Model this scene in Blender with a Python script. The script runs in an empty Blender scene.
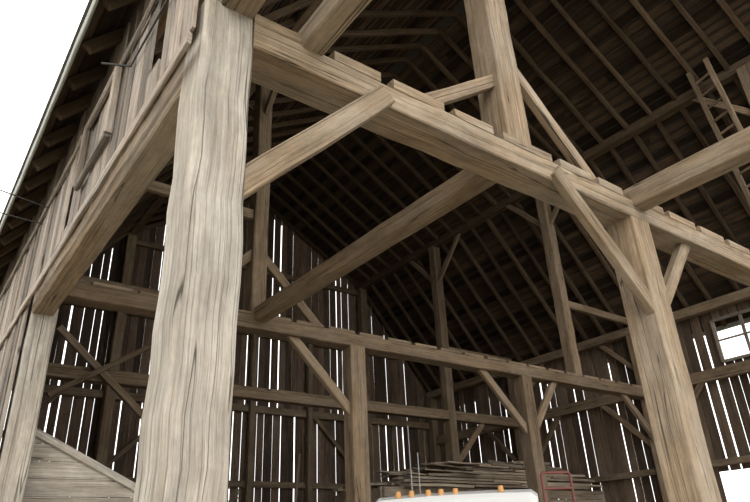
import bpy, math, random
from mathutils import Vector, Matrix
random.seed(7)
S=bpy.context.scene
COL=S.collection
try:
    S.view_settings.view_transform='Standard'; S.view_settings.look='None'
except Exception: pass
R=random.random
def ru(a,b): return a+(b-a)*R()

# ---------------------------------------------------------------- materials
def nodes(name):
    m=bpy.data.materials.new(name); m.use_nodes=True
    nt=m.node_tree; b=nt.nodes['Principled BSDF']; return m,nt,b
def wood(name,dark,light,rough=.85,bump=.7,crack=.5,tonev=.35,grey=None,greyamt=.35,check=.6):
    m,nt,b=nodes(name); N=nt.nodes.new; L=nt.links.new
    at=N('ShaderNodeAttribute'); at.attribute_name='gco'
    def noise(sc,det,scale=1.0,rg=.6,src=None):
        mp=N('ShaderNodeMapping'); mp.inputs['Scale'].default_value=sc; L(src or at.outputs['Vector'],mp.inputs['Vector'])
        n=N('ShaderNodeTexNoise'); n.inputs['Scale'].default_value=scale; n.inputs['Detail'].default_value=det
        n.inputs['Roughness'].default_value=rg; L(mp.outputs[0],n.inputs['Vector']); return n
    def mrange(src,a,c,d,e):
        q=N('ShaderNodeMapRange'); q.inputs[1].default_value=a; q.inputs[2].default_value=c; q.inputs[3].default_value=d; q.inputs[4].default_value=e
        L(src,q.inputs[0]); return q.outputs[0]
    def math2(op,x,y):
        q=N('ShaderNodeMath'); q.operation=op
        for i,s in enumerate((x,y)):
            if isinstance(s,(int,float)): q.inputs[i].default_value=s
            else: L(s,q.inputs[i])
        return q.outputs[0]
    n1=noise((.8,46,46),7,rg=.7); n2=noise((.9,3,3),4); n3=noise((.35,70,70),3); n4=noise((5,120,120),4)
    n5=noise((.16,9,9),2,rg=.4); n6=noise((1.3,6,6),6,rg=.7); n7=noise((7,10,10),5,rg=.7)
    mx=N('ShaderNodeMix'); mx.data_type='RGBA'; mx.inputs['A'].default_value=(*dark,1); mx.inputs['B'].default_value=(*light,1)
    L(mrange(n1.outputs['Fac'],.32,.68,0,1),mx.inputs['Factor'])
    g=N('ShaderNodeMix'); g.data_type='RGBA'; gc=grey or (.38,.35,.31); g.inputs['B'].default_value=(*gc,1)
    L(mrange(n2.outputs['Fac'],.42,.62,0,greyamt),g.inputs['Factor']); L(mx.outputs['Result'],g.inputs['A'])
    crk=mrange(n3.outputs['Fac'],.32,.42,1-crack,1)
    ab=math2('ABSOLUTE',math2('SUBTRACT',n5.outputs['Fac'],.5),0)
    chk=mrange(ab,.001,.006,1-check,1)
    blot=mrange(n6.outputs['Fac'],.32,.68,.66,1.16)
    fine=math2('MULTIPLY',mrange(n4.outputs['Fac'],.3,.7,.85,1.12),mrange(n7.outputs['Fac'],.3,.7,.88,1.1))
    ta=N('ShaderNodeAttribute'); ta.attribute_name='tone'
    mt=mrange(ta.outputs['Fac'],0,1,1-tonev,1+tonev*.6)
    cc=math2('MULTIPLY',crk,chk)
    f=math2('MULTIPLY',math2('MULTIPLY',cc,mt),math2('MULTIPLY',blot,fine))
    hv=N('ShaderNodeVectorMath'); hv.operation='SCALE'; L(g.outputs['Result'],hv.inputs[0]); L(f,hv.inputs['Scale'])
    L(hv.outputs[0],b.inputs['Base Color'])
    b.inputs['Roughness'].default_value=rough
    try: b.inputs['Specular IOR Level'].default_value=.15
    except: pass
    hh=math2('ADD',math2('MULTIPLY',cc,1.2),n4.outputs['Fac'])
    bp=N('ShaderNodeBump'); bp.inputs['Strength'].default_value=bump; bp.inputs['Distance'].default_value=.012
    L(hh,bp.inputs['Height']); L(bp.outputs[0],b.inputs['Normal'])
    return m
def plain(name,col,rough=.5,metal=0,var=.12,scale=6):
    m,nt,b=nodes(name); N=nt.nodes.new; L=nt.links.new
    tc=N('ShaderNodeTexCoord'); n=N('ShaderNodeTexNoise'); n.inputs['Scale'].default_value=scale; n.inputs['Detail'].default_value=5
    L(tc.outputs['Object'],n.inputs['Vector'])
    mx=N('ShaderNodeMix'); mx.data_type='RGBA'
    mx.inputs['A'].default_value=(*[c*(1-var) for c in col],1); mx.inputs['B'].default_value=(*[min(1,c*(1+var)) for c in col],1)
    L(n.outputs['Fac'],mx.inputs['Factor']); L(mx.outputs['Result'],b.inputs['Base Color'])
    b.inputs['Roughness'].default_value=rough; b.inputs['Metallic'].default_value=metal
    return m
M_post=wood('weathered_post_wood',(.31,.265,.21),(.53,.475,.40),crack=.35,tonev=.04,grey=(.49,.455,.40),greyamt=.75,check=.75)
M_beam=wood('hewn_beam_wood',(.215,.15,.092),(.385,.29,.19),crack=.4,tonev=.12,grey=(.36,.31,.245),greyamt=.55,check=.75)
M_in=wood('interior_timber_wood',(.175,.12,.073),(.325,.238,.155),crack=.4,tonev=.25,grey=(.31,.255,.195),greyamt=.4,check=.7)
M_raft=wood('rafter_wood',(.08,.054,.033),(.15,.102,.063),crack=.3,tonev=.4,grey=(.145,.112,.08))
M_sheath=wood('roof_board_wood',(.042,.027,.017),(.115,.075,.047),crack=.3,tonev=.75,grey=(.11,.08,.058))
M_wall=wood('barn_siding_wood',(.105,.071,.049),(.225,.16,.112),crack=.4,tonev=.55,grey=(.22,.175,.138))
M_ext=wood('exterior_siding_wood',(.22,.172,.135),(.41,.345,.28),crack=.5,tonev=.45,grey=(.36,.325,.285),greyamt=.6,check=.7)
M_pile=wood('old_lumber_wood',(.20,.15,.10),(.37,.29,.21),crack=.35,tonev=.5)
M_shingle=plain('shingle_dark',(.045,.036,.029),.95)
M_gutter=plain('weathered_eave_board',(.30,.31,.27),.7)
M_white=plain('white_truck_paint',(.72,.72,.70),.3,0,.03)
M_amber=plain('amber_lens',(.60,.29,.08),.3)
M_glass=plain('dark_glass',(.03,.04,.05),.08)
M_rub=plain('rubber',(.03,.03,.03),.8)
M_red=plain('red_painted_steel',(.20,.065,.05),.6)
M_metal=plain('grey_metal',(.35,.35,.35),.4,.6)
M_wire=plain('wire_black',(.04,.04,.04),.6)
M_chrome=plain('chrome',(.6,.6,.6),.2,1)

# ---------------------------------------------------------------- timber builder
class B:
    def __init__(s): s.v=[];s.f=[];s.g=[];s.t=[]
    def beam(s,p1,p2,w,h,up=(0,0,1),cham=.012,jit=.004,seg=.35,taper=1.0):
        p1=Vector(p1);p2=Vector(p2);a=(p2-p1);Ln=a.length
        if Ln<1e-4: return
        a.normalize(); up=Vector(up)
        if abs(a.dot(up))>.99: up=Vector((0,1,0))
        sd=a.cross(up).normalized(); u=sd.cross(a)
        if cham>0:
            c=min(cham,w*.3,h*.3)
            prof=[(-w/2+c,-h/2),(w/2-c,-h/2),(w/2,-h/2+c),(w/2,h/2-c),(w/2-c,h/2),(-w/2+c,h/2),(-w/2,h/2-c),(-w/2,-h/2+c)]
        else: prof=[(-w/2,-h/2),(w/2,-h/2),(w/2,h/2),(-w/2,h/2)]
        n=max(1,int(Ln/seg)) if seg else 1
        o=(R()*40,R()*9,R()*9); t=R(); k=len(prof); base=len(s.v)
        for i in range(n+1):
            f=i/n; c0=p1+a*(Ln*f); sc=1+(taper-1)*f
            jx,jz=(ru(-jit,jit),ru(-jit,jit)) if 0<i<n else (0,0)
            for (x,z) in prof:
                q=ru(-jit,jit)*.6
                x2=x*sc+jx+q; z2=z*sc+jz+q
                s.v.append(c0+sd*x2+u*z2); s.g.append((Ln*f+o[0],x+o[1],z+o[2])); s.t.append(t)
        for i in range(n):
            for j in range(k):
                j2=(j+1)%k; A=base+i*k
                s.f.append((A+j,A+j2,A+k+j2,A+k+j))
        s.f.append(tuple(base+j for j in reversed(range(k))))
        s.f.append(tuple(base+n*k+j for j in range(k)))
    def poly(s,pts,thick,grain='z'):
        base=len(s.v);o=(R()*40,R()*9,R()*9);t=R();n=len(pts);T=Vector(thick)
        for q in pts: s.v.append(Vector(q))
        for q in pts: s.v.append(Vector(q)+T)
        for q in pts+pts:
            if grain=='z': s.g.append((q[2]+o[0],q[0]+q[1]+o[1],o[2]))
            else: s.g.append((q[0]+q[1]+o[0],q[2]+o[1],o[2]))
            s.t.append(t)
        s.f.append(tuple(base+i for i in range(n))); s.f.append(tuple(base+n+i for i in reversed(range(n))))
        for i in range(n):
            j=(i+1)%n; s.f.append((base+j,base+i,base+n+i,base+n+j))
    def make(s,name,mat,parent=None):
        me=bpy.data.meshes.new(name); me.from_pydata([tuple(q) for q in s.v],[],s.f)
        a=me.attributes.new('gco','FLOAT_VECTOR','POINT'); a.data.foreach_set('vector',[c for q in s.g for c in q])
        b=me.attributes.new('tone','FLOAT','POINT'); b.data.foreach_set('value',s.t)
        me.materials.append(mat); me.update()
        import bmesh
        bm=bmesh.new(); bm.from_mesh(me); bmesh.ops.recalc_face_normals(bm,faces=bm.faces); bm.to_mesh(me); bm.free()
        ob=bpy.data.objects.new(name,me); COL.objects.link(ob)
        if parent: ob.parent=parent
        return ob
def single(name,mat,*a,**k):
    b=B(); b.beam(*a,**k); return b.make(name,mat)

D=5.32; D3=9.5; D4=13.7; W=14.0; GZ=-1.6
ZT=3.47
# ---------------------------------------------------------------- front bent
b=B()
b.beam((.175,.175,GZ),(.175,.175,3.42),.35,.35,up=(0,1,0),cham=.02,jit=.007,seg=.25)
b.make('timber_post',M_post)
def post(x0,x1,y,z0,z1,mat=M_in,dy=.28,jit=.005):
    return single('timber_post',mat,((x0+x1)/2,y+dy/2,z0),((x0+x1)/2,y+dy/2,z1),x1-x0,dy,up=(0,1,0),jit=jit,cham=.015)
post(4.8,5.13,.0,GZ,3.16,M_beam,.34)
post(9.2,9.5,.0,GZ,3.16,M_beam,.34)
post(13.7,14.0,.0,GZ,4.86,M_in,.3)
def tie(name,x0,x1,y,zb,zt,dy,notches,mat,nd=.07,nw=.13):
    b=B(); zm=zt-nd
    b.beam((x0,y+dy/2,(zb+zm)/2),(x1,y+dy/2,(zb+zm)/2),dy,zm-zb,cham=.012,jit=.005)
    xs=[x0]
    for n in notches: xs+= [n-nw/2,n+nw/2]
    xs.append(x1)
    for i in range(0,len(xs),2):
        if xs[i+1]-xs[i]>.05:
            b.beam((xs[i],y+dy/2,zm+nd/2-.003),(xs[i+1],y+dy/2,zm+nd/2-.003),dy,nd+.006,cham=.008,jit=.003,seg=.4)
    return b.make(name,mat)
tie('tie_beam',.35,13.9,0,3.16,ZT+.01,.34,[.95,1.52,2.2,2.8,3.62,4.25,4.8,5.6,6.3,7,7.7,8.4,9.1,9.8,10.5,11.3,12,12.8],M_beam,.095,.13)
tie('tie_beam',.0,13.9,D,3.19,3.46,.28,[.6+.62*i for i in range(21)],M_in,.05,.1)
tie('tie_beam',.0,13.9,D3,3.2,3.45,.26,[],M_in)
def braceY(x1,z1,x2,z2,y,mat=M_in,w=.15,t=.09,y2=None):
    return single('diagonal_brace',mat,(x1,y,z1),(x2,y if y2 is None else y2,z2),t,w,up=(0,0,1),jit=.003,cham=.008)
braceY(.26,2.0,1.48,3.24,.075,M_beam,.17,y2=-.015)
braceY(4.88,2.1,3.52,3.26,.06,M_beam,.17,y2=-.01)
braceY(5.06,2.12,6.1,3.22,.12,M_beam,.15)
braceY(1.95,3.45,3.0,4.2,.1,M_in,.13)
braceY(3.2,4.62,4.4,3.45,.12,M_beam,.14)
def queen(x0,x1,y,z0,mat=M_in,dy=.3):
    single('queen_post',mat,((x0+x1)/2,y+dy/2,z0),((x0+x1)/2,y+dy/2,8.42),x1-x0,dy,up=(0,1,0),jit=.005,cham=.015)
queen(2.93,3.27,.0,3.42,M_beam,.3)
queen(10.85,11.13,.0,3.42,M_in)
queen(2.95,3.2,D,3.42,M_in,.25)
queen(10.87,11.13,D,3.42,M_in,.25)
queen(2.95,3.2,D3,GZ,M_in,.25)
queen(10.87,11.13,D3,GZ,M_in,.25)
queen(2.95,3.2,D4-.35,GZ,M_in,.25)
queen(10.87,11.13,D4-.35,GZ,M_in,.25)
post(4.8,5.1,D,GZ,3.2); post(9.05,9.35,D,GZ,3.2); post(13.7,14,D,GZ,4.86)
post(.0,.3,D,GZ,3.2,M_post)
post(0,.28,D3,GZ,4.86); post(13.7,14,D3,GZ,4.86)
for x in (0,13.7): post(x,x+.28,D4-.35,GZ,4.86)
braceY(3.7,3.24,4.85,2.1,D+.12)
braceY(7.95,3.24,9.1,2.1,D+.12); braceY(9.3,2.1,10.2,3.22,D+.12)
braceY(12.7,3.24,13.75,2.2,D+.12)
braceY(3.15,4.5,4.25,3.42,D+.12); braceY(3.0,4.5,1.9,3.42,D+.12)
for y in (D,D3):
    single('collar_tie',M_in,(0.1,y+.12,5.2),(3.0,y+.12,5.2),.1,.18)
    single('collar_tie',M_in,(11.1,y+.12,5.2),(13.8,y+.12,5.2),.1,.18)
braceY(1.0,4.1,2.98,2.4,D3-.1,M_in,.13); braceY(1.0,2.8,2.98,4.15,D3-.22,M_in,.1)
braceY(3.2,2.1,4.3,3.2,D3+.1); braceY(11.1,2.1,12.2,3.2,D3+.1)
single('side_girt_beam',M_beam,(.125,.34,3.04),(.125,D+.05,3.04),.24,.32,cham=.015)
single('side_girt_beam',M_in,(.125,D+.3,3.04),(.125,D4-.1,3.04),.2,.26)
single('connecting_joist',M_in,(3.16,.3,3.41),(3.12,D+.1,3.43),.22,.22,cham=.012,jit=.006)
single('floor_joist',M_beam,(.22,.3,3.5),(.22,-2.2,3.5),.24,.2)
single('floor_joist',M_beam,(.82,.3,3.46),(.82,-2.2,3.46),.18,.2)
single('floor_joist',M_beam,(5.0,.3,3.42),(5.0,-2.6,3.42),.24,.24)
for x in (3.08,11.0):
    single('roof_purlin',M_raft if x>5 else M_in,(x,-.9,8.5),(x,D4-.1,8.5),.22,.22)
    for y in (0.12,D+.12,D3+.12):
        single('purlin_brace',M_in,(x,y+.1,7.3),(x,y+1.15,8.45),.09,.13)
        if y>1: single('purlin_brace',M_in,(x,y-.1,7.3),(x,y-1.15,8.45),.09,.13)
single('wall_plate',M_in,(.14,.0,4.98),(.14,D4-.1,4.98),.22,.22)
single('wall_plate',M_in,(13.85,-.5,4.98),(13.85,D4-.1,4.98),.22,.22)
# ladder standing on the tie beam, leaning to the purlin
b=B()
lb=Vector((11.75,.5,3.5)); lt=Vector((10.45,.62,8.75))
off=Vector((0,.42,0)); ax=(lt-lb)
for o in (Vector((0,0,0)),off+Vector((.12,0,0))): b.beam(lb+o,lt+o,.07,.09,up=(0,1,0),cham=.005)
for i in range(1,18):
    q=lb+ax*(i/18); b.beam(q,q+off+Vector((.12,0,0)),.035,.05,cham=.004)
b.make('wooden_ladder',M_in)

# ---------------------------------------------------------------- roof
prof=[(-.43,4.63),(3.0,8.62),(7,11.0),(11,8.62),(14.43,4.63)]
raf=B(); sh=B(); shg=B()
Y0,Y1=-.9,D4+.3
for i in range(4):
    a=Vector((prof[i][0],0,prof[i][1])); c=Vector((prof[i+1][0],0,prof[i+1][1]))
    d=(c-a); Ln=d.length; d.normalize(); n=Vector((-d.z,0,d.x))
    if n.z<0: n=-n
    y=Y0+.1
    while y<Y1:
        o=n*(-.07)+Vector((0,y,0))
        ws=ru(.07,.10)
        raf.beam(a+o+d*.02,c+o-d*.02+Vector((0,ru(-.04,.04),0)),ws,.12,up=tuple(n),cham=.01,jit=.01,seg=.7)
        y+=.6+ru(-.06,.06)
    s=.02
    while s<Ln-.05:
        w=ru(.1,.2); w=min(w,Ln-s)
        o=a+d*(s+w/2)+n*.012
        ym=ru(2,10)
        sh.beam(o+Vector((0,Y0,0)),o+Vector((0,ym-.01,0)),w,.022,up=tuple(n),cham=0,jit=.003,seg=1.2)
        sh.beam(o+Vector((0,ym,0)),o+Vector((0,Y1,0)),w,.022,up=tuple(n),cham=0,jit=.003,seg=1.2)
        s+=w+ru(.03,.08)
    e0=.08 if i else 0; e1=.08 if i<3 else 0
    p=a+n*.03
    shg.poly([tuple(p-d*e0+Vector((0,Y0,0))),tuple(p+d*(Ln+e1)+Vector((0,Y0,0))),tuple(p+d*(Ln+e1)+Vector((0,Y1,0))),tuple(p-d*e0+Vector((0,Y1,0)))],n*.05)
shg.beam((7,Y0,10.97),(7,Y1,10.97),.3,.12,cham=0,jit=0)
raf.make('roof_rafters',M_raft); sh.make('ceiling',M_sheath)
ob=shg.make('shingle_roof',M_shingle)
single('eave_board',M_gutter,(-.45,Y0,4.60),(-.45,Y1,4.60),.03,.17,jit=.004)
single('eave_board',M_gutter,(14.45,Y0,4.60),(14.45,Y1,4.60),.03,.17,jit=.004)

# ---------------------------------------------------------------- walls
def roofz(x):
    for i in range(4):
        if prof[i][0]<=x<=prof[i+1][0]:
            f=(x-prof[i][0])/(prof[i+1][0]-prof[i][0]); return prof[i][1]+f*(prof[i+1][1]-prof[i][1])
    return 4.6
def rgap(k=1):
    r=R()
    return k*(ru(.003,.012) if r<.5 else (ru(.015,.035) if r<.93 else ru(.04,.075)))
wb=B()
def gable(z0f,z1f,gk,y0):
    x=0.02
    while x<W-.05:
        w=ru(.17,.27); w=min(w,W-x); y=y0+ru(0,.01); sk=ru(-.01,.01)
        z1a=z1f if z1f else roofz(x)+.03; z1b=z1f if z1f else roofz(x+w)+.03
        wb.poly([(x,y,z0f),(x+w,y,z0f),(x+w+sk,y,z1b),(x+sk,y,z1a)],(0,.022,0))
        x+=w+rgap(gk)
gable(GZ,3.93,1.25,D4); gable(3.945,None,.7,D4)
wb.make('wall_back',M_wall)
g=B()
g.beam((0.2,D4-.1,3.93),(13.9,D4-.1,3.93),.14,.2); g.beam((0.2,D4-.08,1.9),(13.9,D4-.08,1.9),.12,.16)
g.beam((1.6,D4-.08,6.2),(12.5,D4-.08,6.2),.12,.14); g.beam((3,D4-.08,8.3),(11,D4-.08,8.3),.12,.16)
for x in (5.2,7,8.9): g.beam((x,D4-.2,GZ),(x,D4-.2,roofz(x)-.2 if x==7 else 6.2),.16,.16,up=(0,1,0))
g.beam((3.2,D4-.12,2.2),(5,D4-.12,3.9),.08,.12); g.beam((10.8,D4-.12,2.2),(9.1,D4-.12,3.9),.08,.12)
g.beam((.3,D4-.12,2.2),(2,D4-.12,3.9),.08,.12)
g.make('gable_wall_girts',M_in)
def sidewall(xp,y0,y1,zlo,zhi,name,mat,holes=(),th=.022,gk=1):
    b=B(); y=y0
    while y<y1-.04:
        w=min(ru(.17,.27),y1-y); segs=[(zlo,zhi)]
        for (h0,h1,a,c) in holes:
            if y+w>h0 and y<h1:
                segs=[(s0,min(s1,a)) for s0,s1 in segs if s0<a]+[(max(s0,c),s1) for s0,s1 in segs if s1>c]
        dx=ru(-.012,.012)
        for s0,s1 in segs:
            if s1-s0>.02:
                sk=ru(-.01,.01)
                b.poly([(xp+dx,y,s0),(xp+dx,y+w,s0),(xp+dx,y+w+sk,s1),(xp+dx,y+sk,s1)],(th,0,0))
        y+=w+rgap(gk)
    return b.make(name,mat)
sidewall(14.03,-.3,D4,GZ,5.0,'wall_right',M_wall,holes=[(2.2,3.5,3.68,4.66),(2.7,4.1,.1,1.35)],gk=1.25)
b=B()
for z,h in ((3.42,.26),(1.52,.14)): b.beam((13.9,-.2,z),(13.9,D4-.1,z),.16,h)
for y in (D,D3):
    b.beam((13.88,y+.2,2.0),(13.88,y+1.5,3.35),.09,.13); b.beam((13.88,y-.05,2.0),(13.88,y-1.3,3.35),.09,.13)
    b.beam((13.88,y+.2,3.9),(13.88,y+1.2,4.9),.09,.12); b.beam((13.88,y-.05,3.9),(13.88,y-1.0,4.9),.09,.12)
b.make('right_wall_girts',M_in)
wn=bpy.data.objects.new('window_1',None); COL.objects.link(wn)
b=B()
for z in (3.68,4.17,4.66): b.beam((13.99,2.2,z),(13.99,3.5,z),.07,.06 if z!=4.17 else .03,cham=0)
for y in (2.2,2.85,3.5): b.beam((13.99,y,3.68),(13.99,y,4.66),.06 if y!=2.85 else .03,.07,up=(0,1,0),cham=0)
b.make('frame',M_ext,wn)
sidewall(-.055,.06,D+.0,3.16,4.95,'wall_left',M_ext,gk=1.6,holes=[(.95,1.0,3.45,4.95),(3.6,3.65,3.3,4.6)])
sidewall(-.055,D+.05,D4,GZ,4.95,'wall_left',M_ext)
b=B()
b.beam((-.085,.0,3.0),(-.085,D4,3.0),.03,.1); b.beam((-.085,.3,4.3),(-.085,D4,4.3),.03,.07)
b.make('siding_trim_boards',M_ext)
b=B()
for z in (3.5,4.25): b.beam((-.1,2.0,z),(-.1,3.1,z),.05,.07)
for y in (2.0,3.1): b.beam((-.1,y,3.5),(-.1,y,4.25),.07,.05,up=(0,1,0))
b.make('hatch_frame',M_ext)

# ---------------------------------------------------------------- sloped boarded partition (left)
b=B(); z=GZ
while z<1.5:
    h=.2
    xe=.32+max(0,(1.5-z-h))*2.05
    b.poly([(.3,D+.35,z),(min(3.2,xe+h*2.05),D+.35,z),(min(3.2,xe),D+.35,z+h-.006),(.3,D+.35,z+h-.006)],(0,.025,0),grain='x'); z+=h
b.beam((.3,D+.33,1.55),(3.2,D+.33,.14),.05,.09)
b.make('boarded_stair_partition',M_post)

# ---------------------------------------------------------------- lumber bin and piled boards
b=B(); z=GZ
while z<1.15:
    b.beam((6.8,7.2,z+.1),(13.5,7.0,z+.1),.03,.19,cham=0)
    b.beam((6.8,7.2,z+.1),(6.9,9.1,z+.1),.03,.19,cham=0); z+=.2
for x in (6.8,8.5,10.2,11.9,13.4): b.beam((x,7.3,GZ),(x,7.3,1.2),.1,.1,up=(0,1,0))
b.make('board_bin',M_pile)
b=B()
def ptop(x): return 1.30+.5*math.exp(-((x-10.6)/2.2)**2)
z=1.22
while z<1.92:
    xs=[x/10 for x in range(69,132) if ptop(x/10)>z]
    if len(xs)<6: break
    yy=6.98
    while yy<8.9:
        w=ru(.14,.26)
        a0=xs[0]+ru(-.3,.4); a1=xs[-1]+ru(-.4,.4)
        cut=ru(.3,.7); m=a0+(a1-a0)*cut
        for (p,q) in ((a0,m-.02),(m+.02,a1)):
            b.beam((p,yy+w/2+ru(-.04,.04),z+ru(-.02,.02)),(q,yy+w/2+ru(-.04,.04),z+ru(-.03,.03)),w,.05,cham=0,jit=.01,seg=.6)
        yy+=w+.01
    z+=.06
for i in range(24):
    x=ru(7.6,12.2); z=ptop(x)+ru(-.03,.07); L=ru(1.,3.0); an=ru(-.6,.6); sl=ru(-.05,.05); y=ru(7.0,8.4)
    b.beam((x-L/2*math.cos(an),y-L/2*math.sin(an)*.5,z-sl),(x+L/2*math.cos(an),y+L/2*math.sin(an)*.5,z+sl),ru(.1,.22),.03,cham=0,jit=.008,seg=.5)
b.make('lumber_pile',M_pile)

# ---------------------------------------------------------------- generic helpers
def emptyo(name,loc=(0,0,0),rz=0,sc=1):
    e=bpy.data.objects.new(name,None); e.location=loc; e.rotation_euler=(0,0,rz); e.scale=(sc,sc,sc); COL.objects.link(e); return e
def meshobj(name,verts,faces,mat,parent=None,smooth=False,bev=0,sub=0):
    me=bpy.data.meshes.new(name); me.from_pydata(verts,[],faces); me.materials.append(mat); me.update()
    ob=bpy.data.objects.new(name,me); COL.objects.link(ob)
    if parent: ob.parent=parent
    if smooth:
        for p in me.polygons: p.use_smooth=True
    if bev:
        m=ob.modifiers.new('b','BEVEL'); m.width=bev; m.segments=3
    return ob
def boxo(name,c,s,mat,parent=None,bev=.01):
    x,y,z=c; a,b_,d=s[0]/2,s[1]/2,s[2]/2
    v=[(x+i*a,y+j*b_,z+k*d) for k in (-1,1) for j in (-1,1) for i in (-1,1)]
    f=[(0,2,3,1),(4,5,7,6),(0,1,5,4),(2,6,7,3),(0,4,6,2),(1,3,7,5)]
    return meshobj(name,v,f,mat,parent,bev=bev)
def cyl(name,p1,p2,r,mat,parent=None,n=20,r2=None):
    p1=Vector(p1);p2=Vector(p2);a=(p2-p1).normalized();u=a.orthogonal().normalized();w=a.cross(u);r2=r if r2 is None else r2
    v=[tuple(p1+(u*math.cos(t)+w*math.sin(t))*r) for t in [2*math.pi*i/n for i in range(n)]]+[tuple(p2+(u*math.cos(t)+w*math.sin(t))*r2) for t in [2*math.pi*i/n for i in range(n)]]
    f=[(i,(i+1)%n,n+(i+1)%n,n+i) for i in range(n)]+[tuple(reversed(range(n))),tuple(range(n,2*n))]
    return meshobj(name,v,f,mat,parent)
def tube(name,pts,r,mat,parent=None):
    c=bpy.data.curves.new(name,'CURVE'); c.dimensions='3D'; c.bevel_depth=r; c.bevel_resolution=3
    s=c.splines.new('POLY'); s.points.add(len(pts)-1)
    for q,p in zip(s.points,pts): q.co=(*p,1)
    c.materials.append(mat); ob=bpy.data.objects.new(name,c); COL.objects.link(ob)
    if parent: ob.parent=parent
    return ob
# ---------------------------------------------------------------- truck (front faces -Y local)
T=emptyo('pickup_truck',(5.0,3.35,GZ),math.radians(-45),1.05)
def loft(name,secs,mat,bev=.04):
    n=len(secs[0]); v=[q for s in secs for q in s]; f=[]
    for i in range(len(secs)-1):
        for j in range(n):
            k=(j+1)%n; f.append((i*n+j,i*n+k,(i+1)*n+k,(i+1)*n+j))
    f.append(tuple(reversed(range(n)))); f.append(tuple((len(secs)-1)*n+j for j in range(n)))
    return meshobj(name,v,f,mat,T,bev=bev)
def rect(y,x,z0,z1,xt=None):
    xt=xt or x
    return [(-x,y,z0),(x,y,z0),(xt,y,z1),(-xt,y,z1)]
loft('hood',[rect(-2.45,.86,.55,1.12,.8),rect(-2.3,.92,.5,1.22,.86),rect(-1.0,.95,.5,1.34,.9)],M_white)
loft('cab_lower',[rect(-1.0,.97,.45,1.34,.95),rect(1.0,.97,.45,1.34,.95)],M_white)
loft('cab_glass',[rect(-.9,.93,1.3,1.36,.92),rect(-.4,.92,1.3,2.0,.88),rect(.85,.92,1.3,2.0,.88),rect(.95,.93,1.3,1.4,.92)],M_glass,.02)
secs=[]
for (y,z,hw) in ((-.5,2.06,.9),(-.46,2.12,.95),(-.2,2.17,.98),(.5,2.19,.98),(.9,2.15,.96),(1.0,2.05,.93)):
    secs.append([(-hw,y,1.97),(hw,y,1.97),(hw,y,z-.07),(hw*.93,y,z-.015),(hw*.4,y,z),(0,y,z+.004),(-hw*.4,y,z),(-hw*.93,y,z-.015),(-hw,y,z-.07)])
loft('cab_roof',secs,M_white,.015)
for i,x in enumerate((-.66,-.5,-.3,-.15,.02,.55)):
    cyl('clearance_light_%d'%i,(x,-.36,2.13),(x,-.36,2.20),.04,M_amber,T,16,.028)
for x in (-.86,.86):
    cyl('pillar_%g'%x,(x*1.07,-.92,1.32),(x*1.03,-.45,2.0),.035,M_white,T,8)
    cyl('rear_pillar_%g'%x,(x*1.07,.93,1.32),(x*1.03,.86,2.0),.04,M_white,T,8)
    boxo('mirror_%g'%x,(x*1.3,-.75,1.55),(.16,.06,.3),M_rub,T)
boxo('bed',(0,2.1,.95),(1.9,2.1,.62),M_white,T,.03)
boxo('bumper',(0,-2.52,.55),(1.9,.14,.2),M_chrome,T,.03)
boxo('grille',(0,-2.47,.88),(1.2,.06,.26),M_metal,T,.01)
for x in (-.7,.7): cyl('headlight_%g'%x,(x,-2.44,.9),(x,-2.5,.9),.1,M_chrome,T)
for x in (-.85,.85):
    for y in (-1.7,2.1): cyl('wheel_%g_%g'%(x,y),(x-.12,y,.39),(x+.12,y,.39),.39,M_rub,T,28)
    for y in (-1.7,2.1): cyl('hub_%g_%g'%(x,y),(x-.13,y,.39),(x+.13,y,.39),.2,M_metal,T,20)
# ---------------------------------------------------------------- red tractor with rollbar
K=emptyo('red_tractor',(8.35,4.33,GZ),math.radians(-20))
tube('rollbar',[(-.28,0,.7),(-.28,0,2.72),(-.25,0,2.76),(.25,0,2.76),(.28,0,2.72),(.28,0,.7)],.025,M_red,K)
tube('rollbar_cross',[(-.28,0,2.5),(.28,0,2.5)],.02,M_red,K)
boxo('chassis',(0,-.8,.7),(.5,2.0,.4),M_metal,K,.03); boxo('hood',(0,-1.25,1.15),(.6,1.2,.55),M_red,K,.08)
boxo('seat_base',(0,-.05,1.05),(.5,.45,.12),M_rub,K,.04); boxo('seat_back',(0,.15,1.35),(.5,.1,.5),M_rub,K,.04)
tube('steering_column',[(0,-.6,1.1),(0,-.45,1.5)],.03,M_rub,K)
for x in (-.6,.6):
    cyl('rear_wheel_%g'%x,(x-.13,0,.62),(x+.13,0,.62),.62,M_rub,K,30); cyl('rear_hub_%g'%x,(x-.14,0,.62),(x+.14,0,.62),.3,M_red,K,20)
    cyl('front_wheel_%g'%x,(x*.8-.09,-1.6,.34),(x*.8+.09,-1.6,.34),.34,M_rub,K,24)
    boxo('fender_%g'%x,(x,0,1.3),(.3,.9,.06),M_red,K,.03)
tube('leaning_pole',[(2.6,3.6,GZ),(3.35,4.5,1.25)],.018,M_pile)
tube('standing_rod',[(7.1,6.7,GZ),(7.15,6.8,2.3)],.014,M_metal)
tube('standing_rod',[(7.35,6.8,GZ),(7.4,6.85,1.8)],.014,M_metal)
tube('service_wires',[(-.08,5.1,4.25),(-1.2,4.9,4.3),(-3,4.4,4.8),(-7,2.5,6.4)],.008,M_wire)
tube('service_wires',[(-.08,5.3,4.1),(-1.2,5.2,4.1),(-3,4.9,4.4),(-7,3.9,5.8)],.008,M_wire)
tube('conduit_arm',[(-.08,.6,3.95),(-.08,1.6,3.98),(-.3,1.7,3.98)],.01,M_wire)
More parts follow.
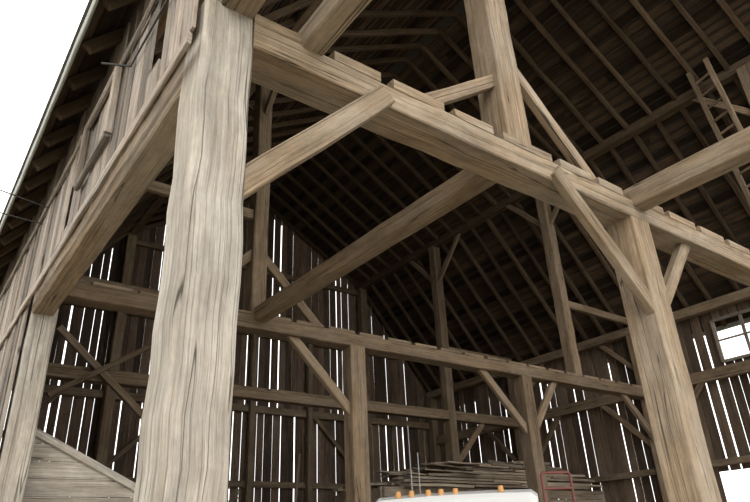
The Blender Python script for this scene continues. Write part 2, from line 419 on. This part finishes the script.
# ---------------------------------------------------------------- ground
def ground():
    m,nt,b=nodes('ground_dirt_grass'); N=nt.nodes.new; L=nt.links.new
    tc=N('ShaderNodeTexCoord'); n=N('ShaderNodeTexNoise'); n.inputs['Scale'].default_value=.4; n.inputs['Detail'].default_value=8; L(tc.outputs['Object'],n.inputs['Vector'])
    r=N('ShaderNodeValToRGB'); r.color_ramp.elements[0].color=(.26,.225,.18,1); r.color_ramp.elements[1].color=(.15,.17,.09,1)
    r.color_ramp.elements[0].position=.48; r.color_ramp.elements[1].position=.62
    L(n.outputs['Fac'],r.inputs[0]); L(r.outputs[0],b.inputs['Base Color']); b.inputs['Roughness'].default_value=1
    meshobj('ground',[(-60,-60,GZ-.02),(80,-60,GZ-.02),(80,80,GZ-.02),(-60,80,GZ-.02)],[(0,1,2,3)],m)
    f=plain('packed_dirt',(.24,.19,.14),1,0,.25,1.5)
    meshobj('floor',[(0,0,GZ),(14,0,GZ),(14,D4,GZ),(0,D4,GZ)],[(0,1,2,3)],f)
ground()
M_leaf=plain('foliage',(.16,.24,.08),.9,0,.5,3)
vs=[];fs=[]
for i in range(3600):
    x=ru(-8,14); hgt=1.6+1.0*math.sin(x*.9)+.6*math.sin(x*2.3)
    c=Vector((x,20+ru(-1,1),ru(GZ,hgt))); u=Vector((ru(-1,1),ru(-1,1),ru(-1,1))).normalized()*.22; w=u.orthogonal().normalized()*.13
    k=len(vs); vs+= [tuple(c-u),tuple(c+w),tuple(c+u),tuple(c-w)]; fs.append((k,k+1,k+2,k+3))
meshobj('hedge',vs,fs,M_leaf)

# ---------------------------------------------------------------- light
w=bpy.data.worlds.new('overcast'); S.world=w; w.use_nodes=True
bg=w.node_tree.nodes['Background']; bg.inputs[0].default_value=(1,.99,.975,1); bg.inputs[1].default_value=2.4
sl=bpy.data.lights.new('soft_sun','SUN'); sl.energy=1.0; sl.angle=math.radians(60); sl.color=(1,.97,.91)
so=bpy.data.objects.new('soft_sun',sl); COL.objects.link(so)
so.rotation_euler=Vector((.45,.75,-.6)).to_track_quat('-Z','Y').to_euler()
# ---------------------------------------------------------------- camera
F=Vector((.5488,.7130,.4363)).normalized(); R2=Vector((.8043,-.5925,-.0435)); U2=R2.cross(F).normalized(); R2=F.cross(U2)
cd=bpy.data.cameras.new('camera'); co=bpy.data.objects.new('camera',cd); COL.objects.link(co)
cd.sensor_width=36; cd.lens=627.578/750*36; cd.clip_start=.05; cd.clip_end=300
mw=Matrix(((R2.x,U2.x,-F.x,-1.015),(R2.y,U2.y,-F.y,-3.021),(R2.z,U2.z,-F.z,0),(0,0,0,1)))
co.matrix_world=mw; S.camera=co
